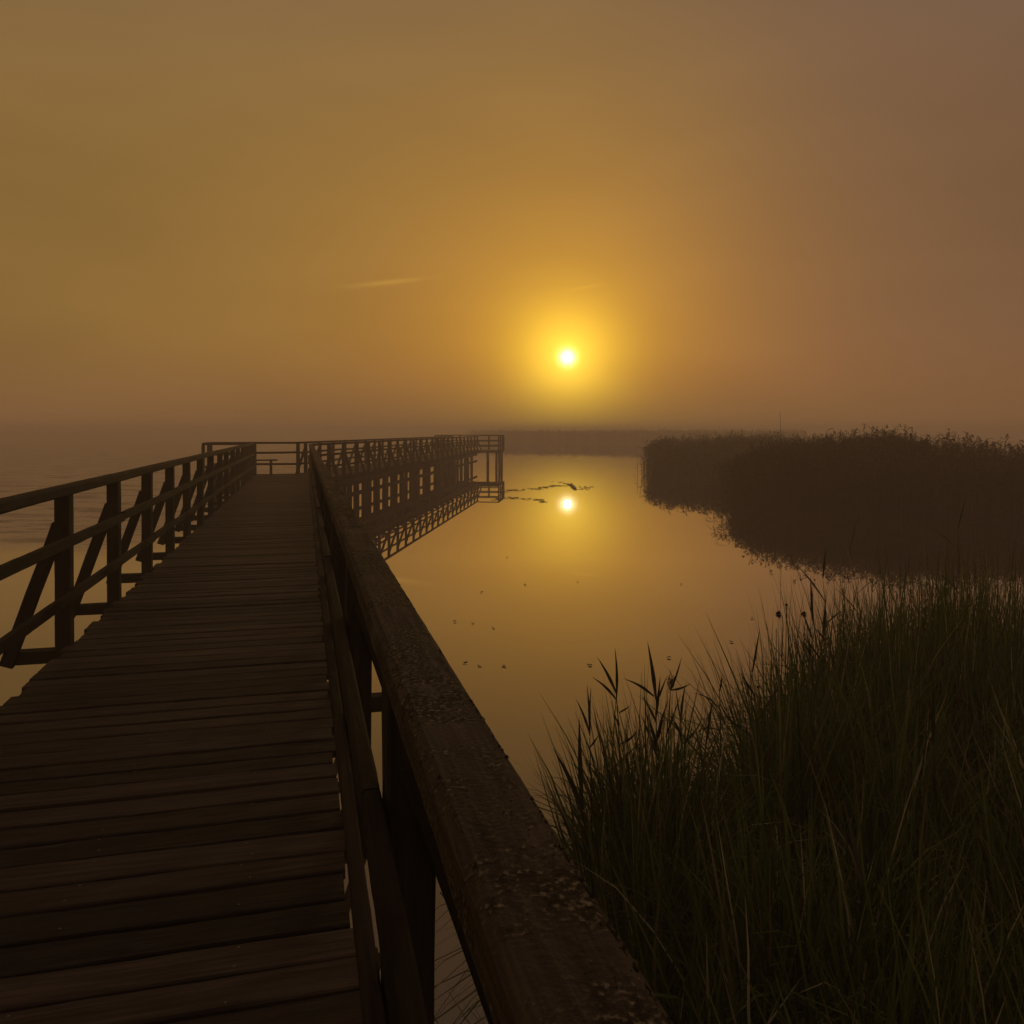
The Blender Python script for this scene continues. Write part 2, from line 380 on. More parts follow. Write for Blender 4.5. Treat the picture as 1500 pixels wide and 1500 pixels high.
def bent(parent, F, p, el_, er_, outl=.42, outr=.42, near=False, cross=True, piles=True, dense=False):
    z = DECK
    mb = MB(); mb.timber(F(el_ - outl, p, z - .092), F(er_ + outr, p, z - .092), .11, .095, seg=14 if near else 1, sub=4 if near else 1, rough=.004 if near else 0, ends=.03)
    mb.build('crossbeam', M_POST, parent)
    es = ([el_ + .14, er_ - .14] if piles else []) + ([el_ + .42, er_ - .44, (el_ + er_) / 2] if dense else [])
    for e in es:
        mb = MB(); r0 = random.uniform(.085, .115)
        mb.tube([F(e, p, -1.0), F(e + random.uniform(-.02, .02), p, .2), F(e, p, z - .142)], [r0 * 1.1, r0, r0 * .95], 12)
        mb.build('pile', M_PILE, parent, smooth=True)
    if cross:
        for (ea, eb, ds) in ((el_ + .05, er_ - .05, .145), (er_ - .05, el_ + .05, -.145)):
            mb = MB(); mb.timber(F(ea, p + ds, .05), F(eb, p + ds, z - .24), .04, .23); mb.build('cross_brace', M_POST, parent)

m, t, b, add = mat('pile_wood'); L = t.links.new
tcn = add('ShaderNodeTexCoord'); mpx = add('ShaderNodeMapping'); mpx.inputs['Scale'].default_value = (30, 30, 2); L(tcn.outputs['Object'], mpx.inputs[0])
nn = add('ShaderNodeTexNoise'); nn.inputs['Scale'].default_value = 1; nn.inputs['Detail'].default_value = 5; L(mpx.outputs[0], nn.inputs['Vector'])
r = ramp(add, [(.3, (.015, .012, .009)), (.7, (.055, .045, .032))]); L(nn.outputs['Fac'], r.inputs[0]); L(r.outputs[0], b.inputs['Base Color']); b.inputs['Roughness'].default_value = .8
M_PILE = m

DL, DR = -1.69, .154
bw = empty('boardwalk', F1(-.77, -1, DECK))
tag(bw, 'straight wooden boardwalk leading away from the viewer, close to its mossy right handrail', 'boardwalk')
rows = []; s = -1.6
while s < 26.75:
    pt = random.uniform(.155, .182); rows.append((s + pt / 2, DL, DR, pt)); s += pt
S_END1 = s
mb = MB(); planks(mb, F1, rows, True); deck1 = mb.build('deck', M_DECK, bw)
# screw heads in pairs near the right of the boards
mb = MB()
for (sr, a_, b_, pt) in rows:
    if sr > 8: break
    for e in (DR - .36, DL + .22, (DR + DL) / 2):
        for k in (-.045, .045):
            if random.random() < .45: continue
            c = F1(e + random.uniform(-.02, .02), sr + k, DECK + .0035); base = len(mb.v)
            for j in range(8): mb.v.append((c + Vector((math.cos(j * math.pi / 4), math.sin(j * math.pi / 4), 0)) * .0042)[:])
            mb.v.append((c + Vector((0, 0, .0015)))[:])
            for j in range(8): mb.f.append((base + j, base + (j + 1) % 8, base + 8))
tag(mb.build('screw_heads', M_SCREW, deck1), kind='stuff')
deck1.children[0].location = (0, 0, 0) if deck1.children else (0, 0, 0)
for e in (DL + .14, -.77, DR - .14):
    mb = MB(); mb.timber(F1(e, -1.6, DECK - .25), F1(e, S_END1, DECK - .25), .08, .125); mb.build('stringer', M_POST, bw)
posts1 = [6.84 + BAY * k for k in range(-4, 12)]
rail_line(bw, F1, DR, 1, -1.6, 26.85, [p for p in posts1 if p < 26.8], near=True, material=M_CAP)
mb = MB()
for i in range(14000):
    tt = 0.3 + 7 * random.random() ** 1.6; e = DR + .048 + random.uniform(-.046, .046)
    if noise.noise(Vector((tt * 5, e * 25, 1.5))) + .5 * noise.noise(Vector((tt * 19, e * 60, 4))) < -.02: continue
    c = F1(e, tt, DECK + RH - .001); r_ = random.uniform(.001, .0032); hh = r_ * random.uniform(.5, 1.6); base = len(mb.v); a0 = random.random() * 6; k = 5
    for j in range(k): mb.v.append((c.x + math.cos(a0 + j * 6.283 / k) * r_ * random.uniform(.6, 1.3), c.y + math.sin(a0 + j * 6.283 / k) * r_ * random.uniform(.6, 1.6), c.z - .001))
    mb.v.append((c.x + random.gauss(0, r_ * .3), c.y + random.gauss(0, r_ * .3), c.z + hh))
    for j in range(k): mb.f.append((base + j, base + (j + 1) % k, base + k))
cap = [o for o in bw.children if o.name.startswith('handrail')][0]
ms = mb.build('moss', M_MOSS, cap); ms.location = (0, 0, 0); tag(ms, kind='stuff')
postsL = [6.84 + BAY * k for k in range(-4, 14)]
rail_line(bw, F1, DL, -1, -1.6, 29.5, [p for p in postsL if p < 29.4], near=True)
for p in posts1: bent(bw, F1, p, DL, DR, near=p < 12, cross=False)

# corner platform with a bench, where the walk turns
lp = empty('viewing_platform', F1(-1.5, 30, DECK))
tag(lp, 'wooden platform at the bend of the boardwalk with a bench in its corner', 'platform')
def rr(t_): return (.3386 * t_ - 8.9) / .9456 - .05
rows = []; s = S_END1
S2_0 = 5.05     # second walk's boards start here
while s < 33.0:
    pt = random.uniform(.155, .182); c = s + pt / 2
    l = -1.69 if c < 29.5 else (-3.3 if c < 31.7 else -.25)
    r_ = rr(c)
    # stop where the second walk's boards begin
    for k in range(60):
        P = F1(r_, c, 0) - F2(0, 0, 0); s2 = P.x * math.sin(A2) + P.y * math.cos(A2)
        if s2 > S2_0 - .12: break
        r_ += 0
        break
    if c > 31.0:
        # board must lie before s2 = S2_0: solve for the right end
        uu = Vector((math.sin(A2), math.cos(A2), 0)); n1 = F1(1, 0, 0) - F1(0, 0, 0)
        rel = F1(0, c, 0) - F2(0, 0, 0); lim = (S2_0 - .1 - rel.dot(uu)) / n1.dot(uu)
        # walking right along the board raises s2
        r_ = min(r_, lim) if n1.dot(uu) > 0 else r_
    if r_ - l > .2: rows.append((c, l, r_, pt))
    s += pt
mb = MB(); planks(mb, F1, rows); mb.build('deck', M_DECK, lp)
def run(parent, A, B, inward, nb, brace=False, extra=0, name_rail='handrail', ends=(True, True)):
    """railing between two world points on the platform edge"""
    A = Vector(A); B = Vector(B); d = (B - A); Ln = d.length; a = math.atan2(d.x, d.y); F = frame((A.x, A.y), a)
    ps = [Ln * i / nb for i in range(nb + 1)]
    if not ends[0]: ps = ps[1:]
    if not ends[1]: ps = ps[:-1]
    rail_line(parent, F, 0, -inward, 0, Ln, ps, brace=brace, extra=extra)
P_a = F1(-3.3, 31.6, 0); P_b = F1(-.21, 31.6, 0)
run(lp, F1(-3.25, 29.5, 0), P_a, 1, 1)
run(lp, P_a, P_b, 1, 2)
run(lp, F1(-3.25, 29.5, 0), F1(-1.80, 29.5, 0), -1, 1, ends=(False, False))
mb = MB(); mb.timber(F1(-1.76, 31.0, DECK), F1(-1.76, 31.0, DECK + RH - .08), .13, .13, up=Vector((0, 1, 0))); mb.build('post', M_POST, lp)
for p in (28.7, 30.3, 31.5):
    bent(lp, F1, p, -3.25 if p > 29 else -1.69, rr(p), .1, .3, cross=False)
# bench
bn = empty('bench', F1(-1.9, 30.9, DECK))
tag(bn, 'small wooden bench on the platform at the boardwalk bend', 'bench')
mb = MB()
for k in range(3): mb.timber(F1(-2.95, 30.72 + k * .13, DECK + .54), F1(-.92, 30.72 + k * .13, DECK + .54), .115, .045)
mb.build('seat', M_RAIL, bn)
for e in (-2.7, -1.15):
    mb = MB(); mb.timber(F1(e, 30.85, DECK), F1(e, 30.85, DECK + .517), .09, .30, up=(F1(0, 1, 0) - F1(0, 0, 0))); mb.build('leg', M_POST, bn)

# second walk
bw2 = empty('boardwalk', F2(-1, 5, DECK))
tag(bw2, 'far wooden boardwalk on dense piles fading into the fog above its reflection', 'boardwalk')
E_L = -1.99 + .06
rows = []; s = S2_0
while s < 39.2:
    pt = random.uniform(.155, .182); rows.append((s + pt / 2, E_L, -.05, pt)); s += pt
mb = MB(); planks(mb, F2, rows); mb.build('deck', M_DECK, bw2)
pR = [.15 + BAY * k for k in range(0, 24) if .15 + BAY * k < 39.0]
pL = [p for p in pR if p > 4.2]
rail_line(bw2, F2, -.05, 1, 0, 39.2, pR)
rail_line(bw2, F2, E_L, -1, 4.33, 39.2, pL)
for k, p in enumerate(pR): bent(bw2, F2, p, E_L if p > 4 else -1.0, -.05, cross=False, piles=(k % 2 == 0), dense=(k % 2 == 0))
for e in (E_L + .05, -.10):
    mb = MB(); mb.timber(F2(e, 1.0, DECK - .27), F2(e, 39.2, DECK - .27), .08, .2); mb.build('stringer', M_POST, bw2)
for e in (E_L + .02, -.07):
    mb = MB(); mb.timber(F2(e, 1.0, .62), F2(e, 39.2, .62), .05, .16); mb.build('stringer', M_POST, bw2)

# end platform in the fog
ep = empty('viewing_platform', F2(-1, 41, DECK))
tag(ep, 'distant square platform at the foggy end of the boardwalk', 'platform')
rows = []; s = 39.22
while s < 43.5:
    pt = random.uniform(.155, .182); rows.append((s + pt / 2, -3.4, 1.6, pt)); s += pt
mb = MB(); planks(mb, F2, rows); mb.build('deck', M_DECK, ep)
g = lambda e, s: F2(e, s, 0)
run(ep, g(-3.4, 39.25), g(-3.4, 43.5), 1, 3, extra=.07)
run(ep, g(-3.4, 43.5), g(1.6, 43.5), 1, 4, extra=.07, ends=(False, True))
run(ep, g(1.6, 39.25), g(1.6, 43.5), -1, 3, extra=.07, ends=(True, False))
run(ep, g(.05, 39.25), g(1.6, 39.25), -1, 1, extra=.07, ends=(False, False))
run(ep, g(-3.4, 39.25), g(-2.1, 39.25), -1, 1, extra=.07, ends=(False, False))
for p in (39.5, 41.4, 43.3): bent(ep, F2, p, -3.4, 1.6, .05, .05, cross=False)
bent(ep, F2, 42.6, -1.6, .5, .02, .02, cross=False)

# ------------------------------------------------------------------ reed beds (stuff)
def np_build(name, verts, faces, material, label):
    me = bpy.data.meshes.new(name)
    V = np.asarray(verts, dtype=np.float32); Fq = np.asarray(faces, dtype=np.int32)
    me.vertices.add(len(V)); me.vertices.foreach_set('co', V.ravel())
    me.loops.add(Fq.size); me.loops.foreach_set('vertex_index', Fq.ravel())
    me.polygons.add(len(Fq)); me.polygons.foreach_set('loop_start', np.arange(0, Fq.size, 4, dtype=np.int32)); me.polygons.foreach_set('loop_total', np.full(len(Fq), 4, dtype=np.int32))
    me.update(); me.validate(); me.materials.append(material)
    o = bpy.data.objects.new(name, me); COL.objects.link(o)
    tag(o, label, None, None, 'stuff'); return o
def ribbons(P, Wd, side):
    """P: (n, m, 3) centre lines, Wd: (n, m) widths, side: (n, 3) -> verts, quads"""
    n, m_, _ = P.shape
    A = P - side[:, None, :] * Wd[..., None] / 2; B = P + side[:, None, :] * Wd[..., None] / 2
    V = np.stack([A, B], 2).reshape(-1, 3)
    base = (np.arange(n) * m_ * 2)[:, None] + (np.arange(m_ - 1) * 2)[None, :]
    Fq = np.stack([base, base + 1, base + 3, base + 2], -1).reshape(-1, 4)
    return V, Fq
def reed_mass(base, ht, name, label, wl=.03, ws=.012, nleaf=8, plume=.35, material=None, leaf=.5):
    n = len(base); Vs = []; Fs = []; off = 0
    def push(V, Fq):
        nonlocal off
        Vs.append(V); Fs.append(Fq + off); off += len(V)
    lean = rng.normal(0, .07, (n, 2)) * ht[:, None]
    ts = np.linspace(0, 1, 5)
    def stem(t_):  # (n,k) -> pos
        p = np.zeros(t_.shape + (3,)); p[..., 0] = base[:, 0, None] + lean[:, 0, None] * t_ ** 1.7; p[..., 1] = base[:, 1, None] + lean[:, 1, None] * t_ ** 1.7; p[..., 2] = base[:, 2, None] + ht[:, None] * t_; return p
    th = rng.uniform(0, math.pi, n); sd_ = np.stack([np.cos(th) * .9 + .3, np.sin(th) * .5, np.zeros(n)], 1); sd_ /= np.linalg.norm(sd_, axis=1)[:, None]
    P = stem(np.tile(ts, (n, 1))); push(*ribbons(P, np.full((n, 5), ws) * (1 - .6 * ts), sd_))
    for k in range(nleaf):
        t0 = rng.uniform(.06, .97, n) if k else np.full(n, .93)
        a = rng.uniform(0, 2 * math.pi, n); ll = rng.uniform(.6, 1.2, n) * leaf; up = rng.uniform(.25, 1.1, n)
        o0 = stem(t0[:, None])[:, 0]; q = np.linspace(0, 1, 4)
        d = np.stack([np.cos(a), np.sin(a)], 1)
        P = np.zeros((n, 4, 3)); P[..., :2] = o0[:, None, :2] + d[:, None, :] * (q[None, :, None] * ll[:, None, None] * .75)
        P[..., 2] = o0[:, 2, None] + ll[:, None] * (up[:, None] * q - .75 * q ** 2.2)
        s_ = np.stack([-d[:, 1], d[:, 0], np.zeros(n)], 1) + rng.normal(0, .45, (n, 3)); s_ /= np.linalg.norm(s_, axis=1)[:, None]
        push(*ribbons(P, wl * np.array([.6, 1, .7, .05])[None, :] * rng.uniform(.7, 1.2, (n, 1)), s_))
    # drooping seed plumes
    sel = np.where(rng.random(n) < plume)[0]
    if len(sel):
        a = rng.normal(.3, .9, len(sel)); top = stem(np.full((n, 1), .98))[sel, 0]
        for k in range(7):
            q = np.linspace(0, 1, 3); ll = rng.uniform(.12, .26, len(sel)); aa = a + rng.normal(0, .8, len(sel))
            st_ = top.copy(); st_[:, 2] += rng.uniform(-.05, .16, len(sel))
            P = np.zeros((len(sel), 3, 3)); P[..., 0] = st_[:, 0, None] + np.cos(aa)[:, None] * ll[:, None] * q * .55; P[..., 1] = st_[:, 1, None] + np.sin(aa)[:, None] * ll[:, None] * q * .4
            P[..., 2] = st_[:, 2, None] + ll[:, None] * (.8 * q - 1.0 * q ** 2)
            s_ = rng.normal(0, 1, (len(sel), 3)); s_ /= np.linalg.norm(s_, axis=1)[:, None]
            push(*ribbons(P, np.array([.02, .045, .008])[None, :] * np.ones((len(sel), 1)), s_))
    return np_build(name, np.concatenate(Vs), np.concatenate(Fs), material or M_BED, label)
def bed(front, depth, n, hfun, frontbias=1.6):
    fx = np.array([p[0] for p in front], float); fy = np.array([p[1] for p in front], float)
    cl = np.concatenate([[0], np.cumsum(np.hypot(np.diff(fx), np.diff(fy)))])
    s_ = rng.uniform(0, cl[-1], n); x = np.interp(s_, cl, fx); y = np.interp(s_, cl, fy)
    dd = rng.random(n) ** frontbias * depth
    # push away from the open water: mostly backwards and to the right
    nx = np.interp(s_, cl, np.gradient(fy)); ny = -np.interp(s_, cl, np.gradient(fx)); l = np.hypot(nx, ny); nx, ny = -nx / l, -ny / l
    sgn = np.where(nx * 1.0 + ny * 1.0 < 0, -1, 1); nx *= sgn; ny *= sgn
    b_ = np.stack([x + nx * dd + rng.normal(0, .38, n), y + ny * dd + rng.normal(0, .38, n), np.full(n, -.05)], 1)
    clump = np.array([noise.noise(Vector((p[0] * .55, p[1] * .55, 0))) for p in b_])
    h = hfun(b_[:, 0], b_[:, 1], dd) * (1 + .20 * clump) * np.where(rng.random(n) < .06, rng.uniform(1.0, 1.12, n), rng.uniform(.72, 1.0, n))
    return b_, h
b_, h_ = bed([(12.8, 42), (10.6, 38), (9.6, 35.3), (9.8, 33.3), (10.7, 31.6), (12.2, 30), (14.2, 28.5), (18, 27), (26, 25.5)], 7, 9000,
             lambda x, y, d: np.interp(x / y * 1200 + 750, [1000, 1080, 1150, 1230, 1300, 1380, 1500], [2.0, 2.12, 2.5, 2.68, 2.9, 2.62, 2.45]) * (1 - .16 * np.exp(-d / .8)))
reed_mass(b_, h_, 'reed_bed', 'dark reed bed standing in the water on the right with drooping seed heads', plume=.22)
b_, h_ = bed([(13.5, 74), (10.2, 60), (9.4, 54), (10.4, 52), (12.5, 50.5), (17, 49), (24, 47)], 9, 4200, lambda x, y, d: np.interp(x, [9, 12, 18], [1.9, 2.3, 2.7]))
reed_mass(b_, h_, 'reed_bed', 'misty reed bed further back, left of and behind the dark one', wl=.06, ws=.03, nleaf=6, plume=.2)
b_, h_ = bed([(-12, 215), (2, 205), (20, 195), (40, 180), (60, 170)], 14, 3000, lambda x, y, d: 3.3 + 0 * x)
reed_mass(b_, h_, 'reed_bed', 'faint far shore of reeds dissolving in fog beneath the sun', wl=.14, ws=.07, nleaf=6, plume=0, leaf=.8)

# lone tall stalks sticking out of the dark bed
def at(x, y, Z): return Vector(((x - 750) * Z / 1200, Z, H_EYE - (y - 631) * Z / 1200))
def stalk(px, ytop, Z, label, head=True, r_=.006):
    top = at(px, ytop, Z); base = Vector((top.x - .05, Z, -.05))
    rt = empty('reed_stalk', base); tag(rt, label, 'reed', 'tall seed stalks above the dark reed bed')
    mb = MB(); pts = [base.lerp(top, i / 6) + Vector((.03 * math.sin(i * .7), 0, 0)) for i in range(7)]; mb.tube(pts, [r_ * (1.3 - i * .13) for i in range(7)], 5); mb.build('stem', M_REED, rt)
    if head:
        mb = MB()
        for k in range(26):
            q = top + Vector((random.uniform(-.03, .05), random.uniform(-.03, .03), random.uniform(-.13, .08)))
            e = q + Vector((random.uniform(-.02, .11), random.uniform(-.03, .03), random.uniform(-.09, .02)))
            mb.blade([q, q.lerp(e, .5) + Vector((0, 0, .02)), e], .022)
        mb.build('seed_head', M_DARK, rt)
stalk(1144, 604, 29, 'thin bare stalk rising highest above the reed bed', head=False, r_=.011)
for (px, y, Z, lab) in [(1128, 652, 31.5, 'short seed stalk leftmost on the edge of the dark reed bed'), (1163, 646, 30.5, 'nodding seed stalk just right of the tall bare stalk'),
                        (1234, 645, 29, 'seed stalk left of the highest hump of the reed bed'), (1387, 638, 27, 'dark seed stalk right of the highest hump of the reed bed'),
                        (1352, 666, 26.5, 'low dark seed stalk below the hump of the reed bed'), (1416, 637, 26.5, 'seed stalk rightmost along the top of the reed bed')]:
    stalk(px, y, Z, lab)

# ------------------------------------------------------------------ sedge and grass on the near bank (stuff)
def grass():
    pts = []
    # tussocks
    tus = []
    while len(tus) < 300:
        y = random.uniform(1.6, 8.8); x = random.uniform(.3, min(8.5, y * .72 + .8))
        d = edge_dist(x, y)
        if .95 < x < 1.5 and y > 3.4: continue
        if y < 2.8 and x < .75: continue
        if x < 1.1 and y > 3.9: continue
        if d > .03: tus.append((x, y, random.uniform(.10, .26), random.uniform(.82, 1.14) * float(np.interp(y, [4, 5, 7], [1, 1.05, 1.22])), min(1, .84 + d * .4)))
    for (x, y, r_, k) in [(.50, 4.25, .16, .98), (.60, 4.45, .2, 1.04), (.74, 4.6, .22, 1.1), (.88, 4.6, .14, 1.0), (.7, 4.2, .2, .98), (.9, 4.2, .2, .95), (.55, 3.9, .2, .95), (.8, 3.9, .2, .9),
                          (1.50, 4.8, .16, 1.12), (1.58, 4.9, .2, 1.16), (1.75, 5.1, .22, 1.2), (1.55, 4.6, .2, 1.12)]:
        tus += [(x, y, r_, k * 1.1, 1.0)] * 3
    n_per = 82
    rows_ = []
    for (x, y, rad, k, ed) in tus:
        ta, tl = random.uniform(0, 6.28), random.uniform(0, .7); big = random.uniform(.8, 1.35)
        for i in range(n_per):
            a = random.uniform(0, 2 * math.pi); r_ = rad * math.sqrt(random.random())
            bx, by = x + math.cos(a) * r_, y + math.sin(a) * r_
            rows_.append((bx, by, bank_h(bx, by) - .03, (a + random.gauss(0, .7)) if random.random() > tl else ta + random.gauss(0, .5), random.uniform(.5, 1.0) * 1.34 * k * ed, random.uniform(.05, .72) * (.4 + r_ / rad) * big, random.uniform(.007, .018)))
        if y > 5.3 and random.random() < .7:      # wispy upright blades above the sedge
            for i in range(16):
                bx, by = x + random.gauss(0, .25), y + random.gauss(0, .2)
                if edge_dist(bx, by) > 0: rows_.append((bx, by, bank_h(bx, by) - .03, random.uniform(0, 6.28), random.uniform(1.25, 1.75) * min(k, 1.12), random.uniform(.02, .22), random.uniform(.006, .012)))
        if 1.8 < y < 5.4 and random.random() < .7:  # broad flag leaves
            for i in range(12):
                bx, by = x + random.gauss(0, .12), y + random.gauss(0, .12)
                if edge_dist(bx, by) > 0: rows_.append((bx, by, bank_h(bx, by) - .03, random.uniform(0, 6.28), random.uniform(.8, 1.35), random.uniform(.05, .7), random.uniform(.016, .028)))
    A = np.array(rows_); n = len(A); q = np.linspace(0, 1, 7)
    out = A[:, 5][:, None] * q ** 1.9 * A[:, 4][:, None]
    P = np.zeros((n, 7, 3)); P[..., 0] = A[:, 0, None] + np.cos(A[:, 3])[:, None] * out; P[..., 1] = A[:, 1, None] + np.sin(A[:, 3])[:, None] * out
    droop = np.clip(A[:, 5] - .32, 0, 1)[:, None] * 1.6
    P[..., 2] = A[:, 2, None] + A[:, 4][:, None] * (q - droop * q ** 3)
    P[..., 0] += rng.normal(0, .006, (n, 7)) * q
    s_ = np.stack([np.cos(A[:, 3] + 1.57), np.sin(A[:, 3] + 1.57), np.zeros(n)], 1) + rng.normal(0, .5, (n, 3)); s_ /= np.linalg.norm(s_, axis=1)[:, None]
    V, Fq = ribbons(P, A[:, 6][:, None] * np.array([.8, 1, 1, .95, .8, .5, .06])[None, :], s_)
    np_build('sedge_grass', V, Fq, M_GRASS, 'dense dark green sedge and grass covering the near bank')
grass()

# individual reeds in front of the water
def reed(label, Z, stem_px, leaves, r_=.004, head=None, group='reeds standing before the open water'):
    """stem_px: image polyline of the stem from bottom to top, leaves: (x0, y0, x1, y1, width, bend)"""
    base = at(*stem_px[0], Z); base.z = bank_h(base.x, base.y) - .05 if edge_dist(base.x, base.y) > 0 else -.1
    rt = empty('reed_plant', base); tag(rt, label, 'reed', group)
    pts = [base] + [at(x, y, Z) for x, y in stem_px]
    pts = [p for i, p in enumerate(pts) if i == 0 or p.z > base.z + .05]
    fine = []
    for a, b2 in zip(pts, pts[1:]):
        for i in range(4): fine.append(a.lerp(b2, i / 4))
    fine.append(pts[-1])
    mb = MB(); mb.tube(fine, [r_ * (1.2 - .7 * i / len(fine)) for i in range(len(fine))], 7); mb.build('stem', M_REED, rt, smooth=True)
    for (x0, y0, x1, y1, w, bend) in leaves:
        a = at(x0, y0, Z); dz = random.uniform(-.12, .12); b2 = at(x1, y1, Z) + Vector((0, dz, 0)); side = Vector((b2.z - a.z, 0, a.x - b2.x)).normalized()
        P = [a.lerp(b2, i / 9) + side * bend * math.sin(math.pi * i / 9) for i in range(10)]
        mb = MB(); f_ = Vector((b2.z - a.z, random.uniform(-.25, .25) * (b2 - a).length, a.x - b2.x)).normalized(); mb.blade(P, w, f_)
        mb.build('leaf', M_REED, rt, smooth=True)
    if head:
        mb = MB(); c = at(*head, Z)
        for k in range(40):
            q = c + Vector((random.gauss(0, .008), random.gauss(0, .008), random.uniform(-.04, .05))); e = q + Vector((random.gauss(0, .018), random.gauss(0, .015), random.uniform(0, .05)))
            mb.blade([q, q.lerp(e, .5), e], .005)
        mb.build('seed_head', M_DARK, rt)
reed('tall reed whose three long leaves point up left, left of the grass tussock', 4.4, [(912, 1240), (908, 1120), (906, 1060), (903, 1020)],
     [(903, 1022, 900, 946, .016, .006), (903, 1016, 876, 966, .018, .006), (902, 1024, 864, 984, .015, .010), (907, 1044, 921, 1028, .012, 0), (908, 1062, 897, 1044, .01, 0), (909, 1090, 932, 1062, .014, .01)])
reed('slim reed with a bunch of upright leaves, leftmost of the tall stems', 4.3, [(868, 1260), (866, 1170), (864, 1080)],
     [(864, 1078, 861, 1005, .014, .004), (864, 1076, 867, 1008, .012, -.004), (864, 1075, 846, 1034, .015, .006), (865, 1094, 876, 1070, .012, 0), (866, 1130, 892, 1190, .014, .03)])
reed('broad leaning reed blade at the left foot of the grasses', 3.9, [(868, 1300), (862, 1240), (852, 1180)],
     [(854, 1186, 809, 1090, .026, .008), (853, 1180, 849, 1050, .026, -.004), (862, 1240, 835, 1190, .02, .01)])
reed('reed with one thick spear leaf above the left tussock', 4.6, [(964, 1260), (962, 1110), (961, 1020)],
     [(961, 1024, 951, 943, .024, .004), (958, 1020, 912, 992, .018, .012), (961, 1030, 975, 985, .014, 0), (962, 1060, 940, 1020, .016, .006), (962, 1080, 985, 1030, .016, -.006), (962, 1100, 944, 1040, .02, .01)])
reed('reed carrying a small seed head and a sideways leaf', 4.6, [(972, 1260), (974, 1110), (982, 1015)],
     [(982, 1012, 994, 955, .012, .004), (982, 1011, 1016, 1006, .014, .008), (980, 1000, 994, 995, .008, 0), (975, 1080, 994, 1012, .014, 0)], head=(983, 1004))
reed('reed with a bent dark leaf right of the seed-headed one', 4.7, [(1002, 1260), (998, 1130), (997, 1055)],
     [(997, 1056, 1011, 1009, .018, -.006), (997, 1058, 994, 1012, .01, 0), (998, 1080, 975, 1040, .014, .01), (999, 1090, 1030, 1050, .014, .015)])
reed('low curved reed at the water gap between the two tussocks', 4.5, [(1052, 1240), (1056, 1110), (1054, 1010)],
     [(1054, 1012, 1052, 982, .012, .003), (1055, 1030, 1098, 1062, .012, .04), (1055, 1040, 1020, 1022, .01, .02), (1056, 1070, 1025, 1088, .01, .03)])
def wild_reed(x, y, hgt, az_, label, group='leafy reeds growing through the near sedge'):
    z0 = bank_h(x, y) - .03; base = Vector((x, y, z0)); rt = empty('reed_plant', base); tag(rt, label, 'reed', group)
    lean = Vector((math.cos(az_), math.sin(az_), 0)) * random.uniform(.02, .16) * hgt
    pt = lambda q: base + Vector((0, 0, hgt * q)) + lean * q ** 2
    mb = MB(); mb.tube([pt(i / 10) for i in range(11)], [.0045 * (1 - .65 * i / 10) for i in range(11)], 6); mb.build('stem', M_REED, rt, smooth=True)
    nl = random.randint(7, 9)
    for k in range(nl):
        q = .30 + .68 * k / (nl - 1); a = az_ + (k % 2) * math.pi + random.gauss(0, .5); L_ = random.uniform(.28, .46) * (1 - .35 * abs(q - .6)); up = random.uniform(.7, 1.05) if q < .9 else 1.2; dr_ = random.uniform(.1, .75) * (1.2 - q)
        d = Vector((math.cos(a), math.sin(a), 0)); o = pt(q); P = [o + d * (L_ * t_ * (.62 if q < .9 else .2)) + Vector((0, 0, L_ * (up * t_ * .8 - dr_ * t_ ** 2.4))) for t_ in [i / 9 for i in range(10)]]
        mb = MB(); mb.blade(P, random.uniform(.016, .026), Vector((-d.y, d.x, random.uniform(-.4, .4))).normalized()); mb.build('leaf', M_REED, rt, smooth=True)
WILD = [(.56, 4.35, 1.25, 'leafy reed in the left sedge clump, under the tall one whose three leaves point up'), (.80, 4.38, 1.25, 'leafy reed in the left sedge clump, at the foot of the thick spear leaf'),
        (.46, 4.05, 1.1, 'leafy reed at the outer left edge of the sedge, behind the broad leaning blade'), (.97, 4.5, 1.15, 'short leafy reed at the right end of the left sedge clump'),
        (1.55, 4.9, 1.45, 'leafy reed just right of the dip of water between the sedge clumps'), (2.0, 5.2, 1.5, 'leafy reed rising right of the round seed ball'),
        (2.15, 5.9, 1.62, 'leafy reed right of the ragged-headed rush, against the pale water'), (2.5, 6.3, 1.72, 'reed standing before the tips of the mirrored reed bed'),
        (3.0, 6.9, 1.95, 'tall leafy reed standing highest over the sedge towards the right'), (3.9, 7.1, 1.95, 'tall leafy reed nearest the right border of the picture'),
        (1.3, 3.2, 1.1, 'leafy reed low in the dark sedge close to the mossy handrail'), (2.1, 4.0, 1.3, 'leafy reed amid the dark middle of the near sedge'), (2.6, 4.6, 1.4, 'leafy reed amid the dark sedge far right in the foreground')]
for (x, y, h, lab) in WILD:
    wild_reed(x + random.uniform(-.03, .03), y, h * random.uniform(.97, 1.04), random.uniform(0, 6.28), lab)
def bulrush(label, pts_px, Z, ball=None, br=.014):
    base = at(*pts_px[0], Z); base.z = bank_h(base.x, base.y) - .03
    rt = empty('rush_stalk', base); tag(rt, label, 'rush', 'bare rush stalks over the pond')
    pts = [base] + [at(x, y, Z) for x, y in pts_px[1:]]; mb = MB(); mb.tube(pts, [.0035 - .002 * i / len(pts) for i in range(len(pts))], 6); mb.build('stem', M_REED, rt)
    if ball:
        mb = MB(); c = at(*ball, Z)
        for k in range(150):
            d = Vector((random.gauss(0, 1), random.gauss(0, 1), random.gauss(0, 1))).normalized(); q = c + d * br * random.uniform(.1, .5); e = c + d * br * random.uniform(.8, 1.25)
            mb.blade([q, q.lerp(e, .5), e], .008, facing=Vector((d.y, -d.x, .3)).normalized())
        mb.build('seed_head', M_DARK, rt)
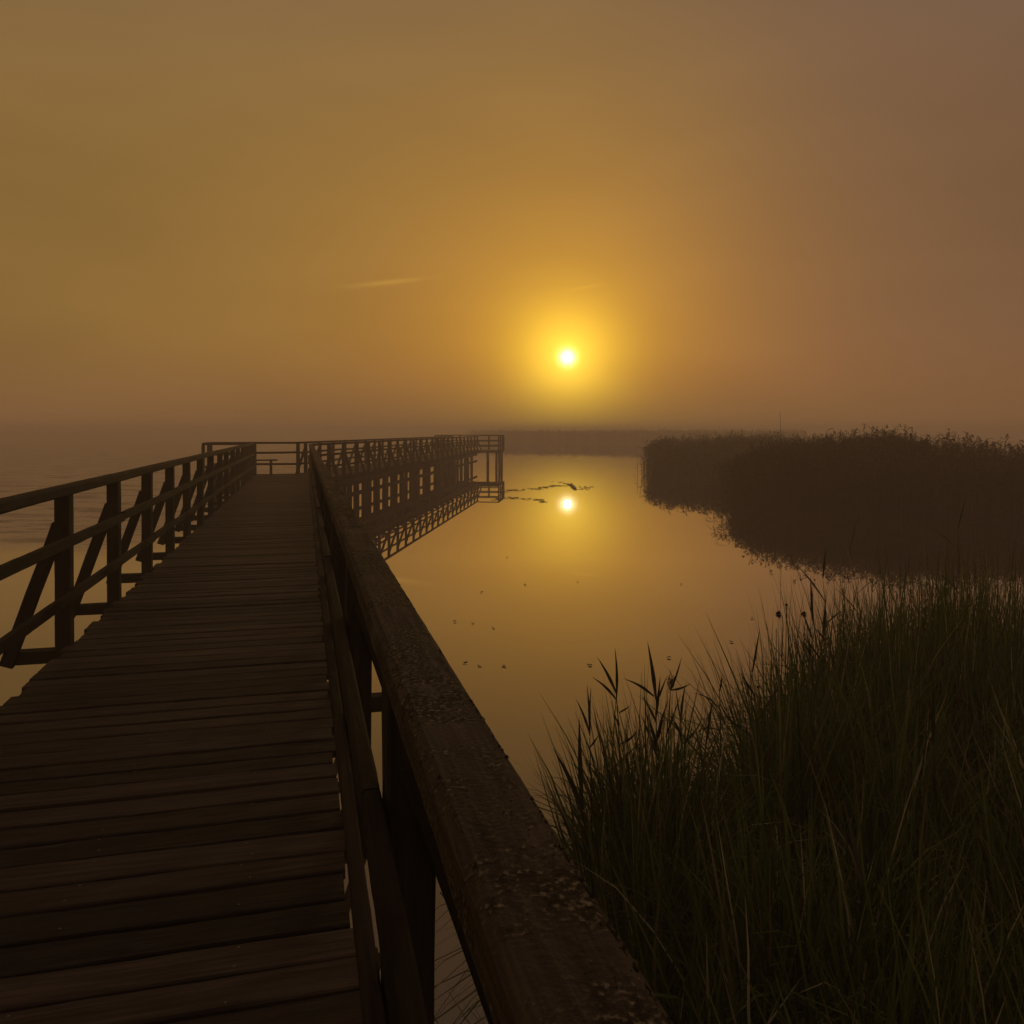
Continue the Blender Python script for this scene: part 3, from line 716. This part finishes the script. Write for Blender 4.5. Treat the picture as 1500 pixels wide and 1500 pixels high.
bulrush('bare rush stalk bearing a round dark seed ball', [(1136, 1240), (1140, 1080), (1145, 980), (1147, 915), (1146, 903), (1141, 899)], 5.0, (1141, 900), .022)
bulrush('straight rush stalk with a tiny dark tip beside the seed ball', [(1142, 1240), (1148, 1080), (1151, 960), (1152, 888)], 5.0, (1152, 886), .008)
bulrush('short plain rush stalk left of the seed ball', [(1132, 1240), (1135, 1080), (1137, 990), (1137, 921)], 4.9)
bulrush('rush stalk with a ragged dark head right of the seed ball', [(1166, 1240), (1170, 1060), (1176, 960), (1180, 905)], 5.4, (1178, 900), .02)
bulrush('leaning short rush with a dark tip by the tussock', [(1120, 1240), (1120, 1080), (1114, 1020), (1110, 1006)], 4.9, (1110, 1006), .007)

# ------------------------------------------------------------------ things floating on the pond
def on_water(x, y): Z = 1200 * H_EYE / (y - 631); return Vector(((x - 750) * Z / 1200, Z, .006))
def weed_strand(label, pts_px, wid):
    mb = MB(); 
    for (x0, y0), (x1, y1) in zip(pts_px, pts_px[1:]):
        a, b2 = on_water(x0, y0), on_water(x1, y1); n = max(3, int((b2 - a).length / .09))
        for i in range(n):
            if random.random() < .22: continue
            c = a.lerp(b2, (i + random.random()) / n) + Vector((random.gauss(0, .05), random.gauss(0, wid), 0)); r_ = random.uniform(.05, .13); base = len(mb.v); k = 7; a0 = random.random() * 6
            for j in range(k): mb.v.append((c.x + math.cos(a0 + j * 6.283 / k) * r_ * random.uniform(.7, 1.2) * 1.2, c.y + math.sin(a0 + j * 6.283 / k) * r_ * random.uniform(.6, 1.1), .006 + random.uniform(0, .03)))
            mb.v.append((c.x, c.y, .022)); 
            for j in range(k): mb.f.append((base + j, base + (j + 1) % k, base + k))
    o = mb.build('floating_weed', M_FLOAT); tag(o, label, 'water weed', 'strands of floating weed')
weed_strand('long strand of floating weed just above the sun reflection', [(728, 721), (760, 717), (790, 716), (812, 711), (835, 712), (870, 714)], .42)
weed_strand('lower strand of floating weed reaching from the far pier towards the sun reflection', [(722, 732), (745, 729), (765, 731), (785, 732), (803, 735)], .25)
weed_strand('short strand of floating weed right above the sun reflection', [(808, 706), (820, 707), (835, 709), (842, 717), (862, 716)], .3)
LEAVES = [(743, 817, 'dark leaf floating nearest below left of the sun reflection'), (769, 857, 'pale speck of leaf floating left below the sun reflection'), (846, 852, 'dark leaf floating straight below the sun reflection'),
          (998, 856, 'flat leaf floating by the tip of the dark reed reflection'), (666, 911, 'floating leaf nearest the mossy handrail'), (693, 914, 'faint leaf floating right of the one nearest the handrail'),
          (723, 920, 'faint leaf third from the handrail in the upper row'), (681, 972, 'round leaf floating low by the mossy handrail'), (702, 976, 'thin twig of leaf floating in the middle of the lower row'),
          (738, 976, 'leaf floating rightmost of the lower row beside the handrail'), (864, 975, 'leaf floating just left of the tall reed tips'), (1102, 906, 'leaf floating left of the round seed ball'),
          (1071, 941, 'small leaf floating above the gap between the tussocks'), (980, 964, 'leaf floating behind the reed with the seed head'), (705, 868, 'tiny pale leaf floating alone right of the handrail')]
for (x, y, lab) in LEAVES:
    c = on_water(x, y); mb = MB(); k = 9; r_ = random.uniform(.022, .034); a0 = random.random() * 6; mb.v.append((c.x, c.y, .012))
    for j in range(k):
        th = a0 + j * 2 * math.pi / k; rr_ = r_ * (1.5 if j == 0 else random.uniform(.75, 1.05)); mb.v.append((c.x + math.cos(th) * rr_, c.y + math.sin(th) * rr_, .005 + .018 * random.random()))
    for j in range(k): mb.f.append((0, 1 + j, 1 + (j + 1) % k))
    tag(mb.build('floating_leaf', M_FLOAT), lab, 'leaf', 'leaves adrift on the pond')
